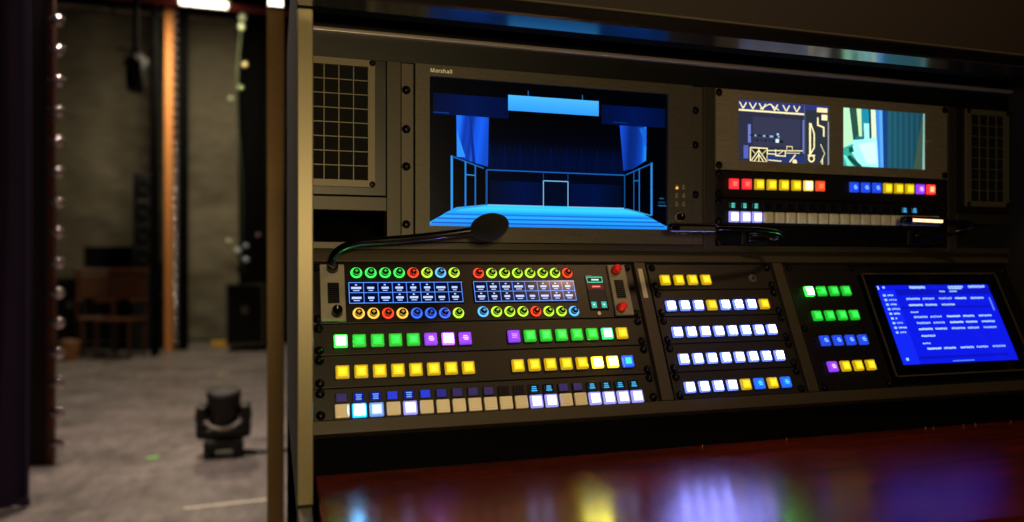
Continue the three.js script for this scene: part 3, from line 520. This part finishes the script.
function deskLamp(conn, path, head, label, lit) {
  const b = onZ(conn[0], conn[1], 0.009), t = thing('gooseneck_lamp', label, 'lamp', b.toArray());
  const rel = (q) => onZ(q[0], q[1], q[2]).sub(b), pts = path.map(rel), h0 = rel(head[0]), h1 = rel(head[1]), R = 0.0068;
  part('plug', lathe([[0.0075, 0], [0.0082, 0.004], [0.0082, 0.014], [0.0062, 0.02], [0.0046, 0.03], [0.0036, 0.034]], 20).rotateX(Math.PI / 2), M.screwBlack, t).quaternion.setFromUnitVectors(V(0, 0, 1), pts[1].clone().sub(pts[0]).normalize());
  part('gooseneck', tube([...pts, h0], 0.0033, 70, 10), M.rubber, t);
  const dir = h1.clone().sub(h0), len = dir.length(), q = new THREE.Quaternion().setFromUnitVectors(V(0, 1, 0), dir.clone().normalize());
  const hood = part('lamp_hood', lathe([[0, 0], [R * 0.6, 0], [R * 0.95, 0.004], [R, 0.008], [R, len - 0.006], [R * 0.8, len - 0.0015], [0, len]], 20), M.rubber, t, h0.toArray()); hood.quaternion.copy(q);
  const g = box(0.0052, len * 0.72, 0.0016, 0, len * 0.46, R - 0.0002), down = -0.75;
  const m = part('lamp_lens', g.rotateY(0), lit ? em(1.0, 0.62, 0.34, 1.9) : M.aluDark, hood);
  return { t, hood, h0, h1, b };
}
deskLamp([748, 237.5], [[748, 237.5, 0.009], [772, 239, 0.022], [781, 237, 0.035], [780, 233, 0.052], [766, 230, 0.062], [740, 228.6, 0.07]], [[717, 228.2, 0.074], [668, 227.6, 0.085]], 'unlit black gooseneck lamp between the stage monitor and the twin screens', false);
{
  const d = deskLamp([914, 237.5], [[914, 237.5, 0.009], [934, 236.5, 0.02], [960, 231, 0.035], [974, 226.5, 0.05], [968, 222.5, 0.062], [956, 221.6, 0.066]], [[943, 221.6, 0.068], [902, 219.6, 0.075]], 'gooseneck lamp with a glowing warm strip under the cream keys', true);
  const mid = onZ(922, 221, 0.072); d.hood.rotateY(0);
  const L = new THREE.RectAreaLight(0xffb060, 3, 0.045, 0.006); L.name = 'gooseneck_lamp_light'; L.position.copy(mid).add(V(0, -0.004, 0.0095)); L.lookAt(L.position.clone().add(V(-0.2, -0.25, 1))); scene.add(L);
}

// ------------------------------------------------------------------ backstage beyond the desk
const stageZ = -11.05;
{ // wrinkled back cloth
  const w = 11, h = 4.75, g = new THREE.PlaneGeometry(w, h, 150, 70), p = g.attributes.position;
  for (let i = 0; i < p.count; i++) { const x = p.getX(i), y = p.getY(i); p.setZ(i, 0.16 * fbm(x * 0.8, y * 1.2, 2, 3) + 0.05 * fbm(x * 2.2, y * 3.4, 6, 2)); }
  g.computeVertexNormals();
  const tx = dataTex(256, 256, (x, y) => {  const k = 0.42 + 0.10 * fbm(x * 5, y * 5, 1, 4) + 0.05 * fbm(x * 50, y * 50, 2, 2); return [k, k * 0.92, k * 0.76]; });
  const t = thing('back_cloth', 'wrinkled grey-brown cloth hung across the back of the stage', 'backdrop', [-1.0, 0, stageZ]);
  part('cloth', g.translate(0, h / 2 + 0.03, 0), std({ map: tx, roughness: 0.85, side: THREE.DoubleSide }), t);
  part('batten', cyl(0.035, 0.035, w, 12).rotateZ(Math.PI / 2).translate(0, h + 0.05, 0.0), M.white, t);
  for (let i = 0; i < 13; i++) part('tie', box(0.03, 0.1, 0.09, -w / 2 + 0.3 + i * 0.95, h + 0.04, 0.0), M.matte, t);
  for (let i = 0; i < 4; i++) part('drop_line', cyl(0.006, 0.006, YC - h - 0.14, 6).translate(-4.5 + i * 3, (YC + h + 0.1) / 2, 0), M.matte, t);
}
{ // fluorescent fitting and its red-brown batten
  const a = onZ(182, 2, -8.6), b = onZ(225, 5, -8.6), L = b.x - a.x + 0.05, c = a.clone().add(b).multiplyScalar(0.5);
  const r = thing('lighting_batten', 'dark red pipe batten hung above the back of the stage', 'batten', [c.x, c.y + 0.06, -8.8]);
  part('pipe', cyl(0.05, 0.05, 8, 14).rotateZ(Math.PI / 2), std({ color: 0x7a2018, roughness: 0.6 }), r);
  for (const x of [-3, -1, 1, 3]) part('drop_line', cyl(0.006, 0.006, YC - c.y - 0.12, 6).translate(x, (YC - c.y) / 2 - 0.02, 0), M.matte, r);
  const t = thing('fluorescent_light', 'glowing white tube light on the red batten', 'light', [c.x, c.y, -8.6]);
  part('casing', span(-L / 2 - 0.03, L / 2 + 0.03, 0.035, 0.075, -0.06, 0.05, 0.006), M.white, t);
  part('tube', cyl(0.035, 0.035, L, 16).rotateZ(Math.PI / 2), em(1, 0.95, 0.72, 5), t);
  part('bracket', box(0.04, 0.02, 0.08, 0, 0.06, -0.1), M.black, t);
  const A = new THREE.RectAreaLight(0xfff0cc, TUBE_POWER, L, 0.12); A.name = 'tube_light'; A.position.set(c.x, c.y - 0.05, -8.55); A.lookAt(c.x, 0, -9.7); scene.add(A);
}
{ // work lights over the stage, above the frame; second added to brighten the curtain
  for (const [x, z, k] of [[-0.9, -3.7, 1], [-2.6, -0.9, 0.35]]) {
    const t = thing('overhead_panel', k === 1 ? 'square white work light hung over the middle of the stage' : 'square white light added over the dark curtain to brighten it', 'light', [x, 5.2, z]);
    part('casing', rbox(0.72, 0.08, 0.72, 0.01, 0, 0.05, 0), M.white, t); part('diffuser', box(0.64, 0.012, 0.64), em(1, 0.93, 0.85, 3), t); for (const [w, d, x2, z2] of [[0.72, 0.02, 0, 0.35], [0.72, 0.02, 0, -0.35], [0.02, 0.68, 0.35, 0], [0.02, 0.68, -0.35, 0]]) part('baffle', box(w, 0.45, d, x2, -0.215, z2), M.matte, t); part('drop_rod', cyl(0.01, 0.01, YC - 5.3, 8).translate(0, (YC - 5.3) / 2 + 0.09, 0), M.black, t);  // baffles added to keep this light off the back cloth
    const A = new THREE.RectAreaLight(0xffe8d4, WORK_POWER * k, 0.64, 0.64); A.name = 'overhead_light'; A.position.set(x, 5.185, z); A.lookAt(x, 0, z); scene.add(A);
  }
}
// portal flats edged with globe bulbs
const bulbMat = new THREE.MeshPhysicalMaterial({ color: 0xd8c4c6, roughness: 0.13, metalness: 0.85 });
const sockMat = std({ color: 0x2a1a12, roughness: 0.5 });
function portal(name, label, baseU, baseV, thick, wide, n, step, v0, faceMat, R, dirX, topY) {
  const b = onFloor(baseU, baseV), t = thing(name, label, 'scenery', [b.x, 0, b.z]);
  const fl = part('flat', box(wide, topY, thick, -wide / 2, topY / 2, -thick / 2), faceMat[0], t), ed = part('edge_strip', box(0.03, topY, thick + 0.01, 0.0155, topY / 2, -thick / 2), faceMat[1], t);
  const sg = cyl(R * 0.5, R * 0.42, 0.02, 12).rotateZ(-Math.PI / 2), bg = lathe([[0, -R], [R * 0.55, -R * 0.85], [R * 0.92, -R * 0.42], [R, 0], [R * 0.9, R * 0.45], [R * 0.55, R * 0.85], [R * 0.4, R * 1.15], [0, R * 1.15]], 18).rotateZ(Math.PI / 2);
  const y0 = onZ(baseU, v0, b.z).y;
  for (let i = 0; i < n; i++) { const q = part('bulb', bg, bulbMat, ed, [0.024 + R, y0 - i * step, 0.012]); part('socket', sg, sockMat, q, [-R * 1.15, 0, 0]); }
  return t;
}
const rust = std({ color: 0x5a2413, roughness: 0.55 }), rustDark = std({ color: 0x170c0e, roughness: 0.85 }), orange = std({ color: 0xd48844, roughness: 0.6 });
portal('portal_flat', 'dark scenery flat edged with large globe bulbs beside the purple curtain', 47, 465, 0.05, 1.2, 17, 0.166, -10, [rustDark, rust], 0.033, 1, 4.2);
{
  const b = onFloor(165, 351), t = thing('portal_flat', 'orange portal strip edged with a column of small bulbs in front of the back cloth', 'scenery', [b.x, 0, b.z]);
  const px = 9.7 / FPX, topY = 5.2;
  part('flat', box(0.105, topY, 0.06, 0.0525, topY / 2, 0), orange, t, null, 'orange painted face'); part('edge_strip', box(0.12, topY, 0.05, 0.215, topY / 2, -0.06), M.matte, t);
  const R = 0.036, bg = lathe([[0, -R], [R * 0.7, -R * 0.7], [R, 0], [R * 0.7, R * 0.7], [R * 0.45, R * 1.1], [0, R * 1.1]], 12).rotateX(-Math.PI / 2), sg = cyl(R * 0.6, R * 0.6, 0.03, 10).rotateX(Math.PI / 2);
  for (let i = 0; i < 39; i++) { const q = part('bulb', bg, bulbMat, t, [0.13, 4.78 - i * 0.122, 0.05]); part('socket', sg, sockMat, q, [0, 0, -0.045]); }
}
// curtain
function drape(name, label, u0, u1, v, mat, depthFold, folds, top, group) {
  const a = onFloor(u0, v), b = onFloor(u1, v), w = Math.hypot(b.x - a.x, b.z - a.z), n = folds * 10, rows = 24, g = new THREE.PlaneGeometry(w, top, n, rows), p = g.attributes.position;
  for (let i = 0; i < p.count; i++) { const x = p.getX(i), y = p.getY(i), ph = (x / w + 0.5) * folds * Math.PI * 2; p.setZ(i, depthFold * Math.sin(ph + 1.3 * noise.noise(x * 3, y * 0.25, 1)) + 0.5 * depthFold * noise.noise(x * 5, y * 0.5, 4)); p.setX(i, x + 0.35 * depthFold * Math.sin(2 * ph)); }
  g.computeVertexNormals();
  const t = thing(name, label, 'curtain', [(a.x + b.x) / 2, 0, (a.z + b.z) / 2]); t.rotation.y = -Math.atan2(b.z - a.z, b.x - a.x);
  part('cloth', g.translate(0, top / 2 + 0.01, 0), mat, t); part('hem', box(w, 0.03, 0.02, 0, 0.026, 0), mat, t); part('track', box(w + 0.2, 0.05, 0.06, 0, top + 0.03, 0), M.matte, t);
  return t;
}
drape('stage_curtain', 'dark purple velvet curtain hanging in heavy folds', -170, 29, 508, new THREE.MeshPhysicalMaterial({ color: 0x2c1a3c, roughness: 0.9, sheen: 0.8, sheenColor: new THREE.Color(0x6a58a0), sheenRoughness: 0.5, side: THREE.DoubleSide }), 0.06, 6, 4.4);
drape('masking_drape', 'black masking drape hanging beside the back cloth', 238, 320, 344, new THREE.MeshPhysicalMaterial({ color: 0x030303, roughness: 0.95, specularIntensity: 0.2, side: THREE.DoubleSide }), 0.05, 6, 5.4);
{ // bronze upright right behind the desk with an added glowing box for its reflection
  const z = -1.25, a = onZ(267, 5, z), b = onZ(284, 5, z), w = b.x - a.x, yb = onZ(275, 11, z).y;
  const t = thing('metal_upright', 'brown metal upright standing close behind the control desk', 'post', [(a.x + b.x) / 2, 0, z]);
  const bronze = std({ color: 0xd2aa6a, roughness: 0.42, metalness: 0.2, map: brushTex });
  part('post', uvMetres(rbox(w, YC - 0.01, 0.05, 0.002, 0, YC / 2, 0)), bronze, t); part('foot_plate', box(w + 0.06, 0.008, 0.11, 0, 0.004, 0), bronze, t);
  const lamp = thing('glint_box', 'small glowing white box added for a bright reflection on the brown upright', 'lamp', [(a.x + b.x) / 2, yb, z + 0.026]);
  part('casing', span(-w / 2, w / 2, -0.002, 0.05, 0, 0.012), M.black, lamp); part('glint_face', span(-w / 2 + 0.002, w / 2 - 0.002, 0.0, 0.034, 0.012, 0.016, 0.001), em(1, 0.93, 0.75, 2.4), lamp);
  const L = new THREE.RectAreaLight(0xfff0d0, 1.5, w, 0.03); L.name = 'glint_light'; L.position.set((a.x + b.x) / 2, yb + 0.017, z + 0.046); L.lookAt((a.x + b.x) / 2, yb, z + 2); scene.add(L);
}
{ // moving head light on the floor
  const b = onFloor(224, 455), s = 1.0, t = thing('moving_head_light', 'black moving head stage light standing on the stage floor', 'stage light', [b.x, 0, b.z]);
  const dk = std({ color: 0x050505, roughness: 0.5 }), red = std({ color: 0x160709, roughness: 0.55 });
  part('base', rbox(0.21, 0.06, 0.2, 0.015, 0, 0.075, 0), dk, t);
  for (const sx of [-1, 1]) for (const sz of [-1, 1]) part('foot', cyl(0.026, 0.03, 0.046, 12), dk, t, [sx * 0.078, 0.023, sz * 0.07]);
  part('handle', new THREE.TorusGeometry(0.03, 0.006, 8, 16, Math.PI).translate(0, 0.065, 0.1), dk, t);
  part('yoke', rbox(0.27, 0.06, 0.13, 0.02, 0, 0.135, 0), dk, t);
  for (const sx of [-1, 1]) { const a = part('yoke_arm', rbox(0.06, 0.19, 0.13, 0.02, sx * 0.118, 0.2, 0), dk, t); part('arm_cap', cyl(0.03, 0.03, 0.008, 16).rotateZ(Math.PI / 2), M.aluDark, a, [sx * 0.15, 0.235, 0]); }
  const hd = part('head', lathe([[0, -0.09], [0.055, -0.09], [0.08, -0.07], [0.086, -0.01], [0.09, 0.06], [0.094, 0.1], [0.094, 0.125], [0.07, 0.13], [0, 0.125]], 28), red, t, [0, 0.245, 0]); hd.rotation.x = 0.12;
  part('lens_ring', new THREE.TorusGeometry(0.082, 0.008, 8, 28).rotateX(Math.PI / 2).translate(0, 0.126, 0), dk, hd);
  const rim = part('trim_band', new THREE.TorusGeometry(0.12, 0.0095, 8, 30, Math.PI * 0.6), std({ color: 0xb0a8a0, roughness: 0.4 }), t, [0, 0.29, 0.1], 'pale curved trim band'); rim.rotation.z = Math.PI * 1.2;
  const cpts = [V(b.x + 0.1, 0.012, b.z - 0.02), V(b.x + 0.25, 0.012, b.z + 0.03), V(b.x + 0.45, 0.012, b.z + 0.01), V(b.x + 0.8, 0.012, b.z - 0.05)];
  single('power_cable', tube(cpts, 0.011, 40, 8), M.black, 'black cable running over the floor from the moving head light', 'cable');
}
// hanging lantern, poles, tower
{
  const z = -8.2, c = onZ(136, 74, z), t = thing('hanging_lantern', 'black stage lantern hanging from a thin drop pipe', 'stage light', c.toArray());
  part('drop_pipe', cyl(0.03, 0.03, YC - c.y - 0.2, 12).translate(0, (YC - c.y) / 2 + 0.1, 0), M.matte, t);
  part('body', lathe([[0, -0.2], [0.07, -0.2], [0.095, -0.16], [0.105, 0.02], [0.1, 0.14], [0.06, 0.19], [0, 0.19]], 20), M.black, t);
  part('yoke', new THREE.TorusGeometry(0.125, 0.012, 8, 20, Math.PI).translate(0, 0.08, 0), M.black, t); part('clamp', rbox(0.12, 0.05, 0.06, 0.01, 0, 0.22, 0), M.trim, t); part('spigot_bar', box(0.42, 0.016, 0.02, 0, 0.26, 0), M.black, t);
}
{
  const z = -9.15, a = onZ(155, 100, z); single('tall_pole', cyl(0.05, 0.05, YC, 12).translate(0, YC / 2, 0), M.matte, 'slim dark pole rising behind the orange portal strip', 'pole', [a.x, 0, z]);
  const b = onFloor(143, 351.5), top = onZ(142, 173, b.z).y, t = thing('speaker_tower', 'tall narrow black loudspeaker tower in front of the back cloth', 'speaker', [b.x, 0, b.z]);
  part('cabinet', rbox(0.24, top, 0.3, 0.015, 0, top / 2, -0.15), M.black, t); for (let i = 0; i < 4; i++) part('speaker_cone', lathe([[0.085, 0], [0.07, -0.02], [0.03, -0.03], [0, -0.02]], 20).rotateX(Math.PI / 2).translate(0, 0, 0.022), M.matte, t, [0, top - 0.2 - i * 0.3, 0]); part('badge', box(0.12, 0.025, 0.004, 0, top - 0.36, 0.002), M.aluDark, t);
}
// road cases and props along the back
function roadCase(u0, u1, vTop, vBase, label, dp = 0.5) {
  const b = onFloor((u0 + u1) / 2, vBase), w = onFloor(u1, vBase).x - onFloor(u0, vBase).x, h = onZ((u0 + u1) / 2, vTop, b.z).y, t = thing('road_case', label, 'case', [b.x, 0, b.z - 0.02]);
  const e = 0.02; for (const sx of [-1, 1]) for (const sz of [0, -1]) part('castor', cyl(0.045, 0.045, 0.03, 12).rotateZ(Math.PI / 2).translate(sx * (w / 2 - 0.07), 0.045, sz * (dp - 0.16) - 0.08), M.black, t);
  part('box', rbox(w, h - 0.09, dp, 0.01, 0, 0.09 + (h - 0.09) / 2, -dp / 2), new THREE.MeshPhysicalMaterial({ color: 0x060505, roughness: 0.7, specularIntensity: 0.3 }), t);
  for (const sx of [-1, 1]) part('edge', box(e, h - 0.09, e, sx * (w / 2 - e / 2), 0.09 + (h - 0.09) / 2, 0.001), M.aluDark, t); for (const y of [0.1, h - 0.01]) part('edge', box(w, e, e, 0, y, 0.002), M.aluDark, t);
  part('latch', box(0.09, 0.09, 0.01, 0, h * 0.62, 0.006), M.aluDark, t);
}
roadCase(56, 84, 278, 349, 'wide black road case at the left of the wooden chairs', 0.6);
roadCase(84.5, 132, 246, 349, 'large black road case behind the wooden chairs', 0.6);
roadCase(155, 163, 262, 348, 'narrow black road case beside the orange portal strip', 0.5);
roadCase(226, 264, 284, 352, 'black road case standing at the foot of the black masking drape', 0.6);
function woodChair(u, v, turn, label) {
  const b = onFloor(u, v), t = thing('wooden_chair', label, 'chair', [b.x, 0, b.z], 'wooden chairs at the back of the stage'); t.rotation.y = turn;
  const m = std({ color: 0x4a2a16, roughness: 0.4 });
  part('seat', rbox(0.44, 0.035, 0.44, 0.01, 0, 0.46, 0), m, t); for (const sx of [-1, 1]) for (const sz of [-1, 1]) part('leg', cyl(0.016, 0.022, 0.445, 10).translate(sx * 0.19, 0.2225, sz * 0.19), m, t);
  for (const sx of [-1, 1]) { part('back_post', cyl(0.02, 0.016, 0.56, 10).translate(sx * 0.19, 0.755, -0.2), m, t); part('armrest', rbox(0.045, 0.03, 0.4, 0.008, sx * 0.21, 0.69, 0.0), m, t); }
  part('back_panel', rbox(0.34, 0.3, 0.03, 0.01, 0, 0.85, -0.2), m, t); part('top_rail', rbox(0.46, 0.07, 0.035, 0.012, 0, 1.04, -0.2), m, t);
}
woodChair(97, 355, 0.35, 'brown wooden armchair facing out beside the wide road case'); woodChair(121, 358, -0.3, 'brown wooden armchair turned towards the black loudspeaker tower');
{ const b = onFloor(70, 361); const t = thing('bucket', 'small tan bucket on the floor in front of the wide road case', 'bucket', [b.x, 0, b.z]); part('body', lathe([[0, 0.004], [0.08, 0], [0.1, 0.22], [0.105, 0.22], [0.105, 0.232], [0.095, 0.232], [0.078, 0.012], [0, 0.012]], 20), std({ color: 0x9a6a3a, roughness: 0.6 }), t); part('handle', new THREE.TorusGeometry(0.1, 0.005, 6, 20, Math.PI).rotateX(1.2).translate(0, 0.22, 0), M.trim, t); }
{ const b = onFloor(220, 347); const t = thing('lamp_box', 'small yellow box on the floor before the black road case', 'box', [b.x, 0, b.z]); part('body', rbox(0.2, 0.06, 0.1, 0.008, 0, 0.03, 0), std({ color: 0xd9a32a, roughness: 0.5 }), t); part('lid', rbox(0.206, 0.02, 0.106, 0.006, 0, 0.07, 0), std({ color: 0xe8b840, roughness: 0.5 }), t); }
// glass floats on a rope before the black drape
{
  const z = -9.2, a = onZ(241, 10, z), t = thing('hanging_rope', 'pale green rope with glass balls tied on before the black drape', 'rope', [a.x, 0.6, z]);
  part('rope', tube([V(0, 5.8, 0), V(0.02, 4, 0), V(-0.05, 2.6, 0), V(0.02, 1.4, 0.02), V(0, 0.5, 0)], 0.012, 60, 8), std({ color: 0x2a3016, roughness: 0.8 }), t); part('knot', new THREE.TorusKnotGeometry(0.035, 0.014, 48, 8).translate(0, 0.46, 0), std({ color: 0x2a3016, roughness: 0.8 }), t);
  for (const [u, v, r, c] of [[243, 17, 0.05, 0xbfc8a8], [242, 27, 0.045, 0xb0bc98], [245, 65, 0.035, 0xb8a878], [241, 88, 0.03, 0x8fa070], [231, 99, 0.03, 0x98a080], [229, 242, 0.04, 0xd8d8b8], [238, 251, 0.04, 0xd0d8e0], [246, 246, 0.03, 0xc8d0e0], [246, 260, 0.035, 0xc0d0e8], [258, 235, 0.025, 0xa08088]]) {
    const p = onZ(u, v, z + 0.06).sub(t.position), q = part('glass_float', new THREE.SphereGeometry(r, 16, 12), std({ color: c, roughness: 0.15, metalness: 0.3 }), t, p.toArray(), 'pale glass ball'), d = Math.abs(p.x) + 0.02;
    part('tie', tube([V(-p.x, r + 0.05, -0.06), V(-p.x / 2, r + 0.06, -0.02), V(0, r, 0)], 0.005, 10, 6), M.matte, q);
  }
}
// floor tape marks
const tape = (p, w, l, rot, c, label, cat = 'tape mark') => { const m = single('tape_mark', rbox(w, 0.0015, l, 0.0005, 0, 0.0008, 0, 1), std({ color: c, roughness: 0.5 }), label, cat, [p.x, 0, p.z]); m.rotation.y = rot; return m; };
{ const a = onFloor(184, 508.5), b = onFloor(272, 499), m = a.clone().add(b).multiplyScalar(0.5); tape(m, a.distanceTo(b), 0.022, -Math.atan2(b.z - a.z, b.x - a.x), 0xe8ddc8, 'long white tape line across the stage floor near the desk'); }
tape(onFloor(152.5, 457.5), 0.062, 0.05, 0, 0x7fd858, 'small green tape mark on the stage floor'); tape(onFloor(222, 374.5), 0.11, 0.05, 0, 0xd8b070, 'small tan tape mark beyond the moving head light');

renderer.render(scene, camera);
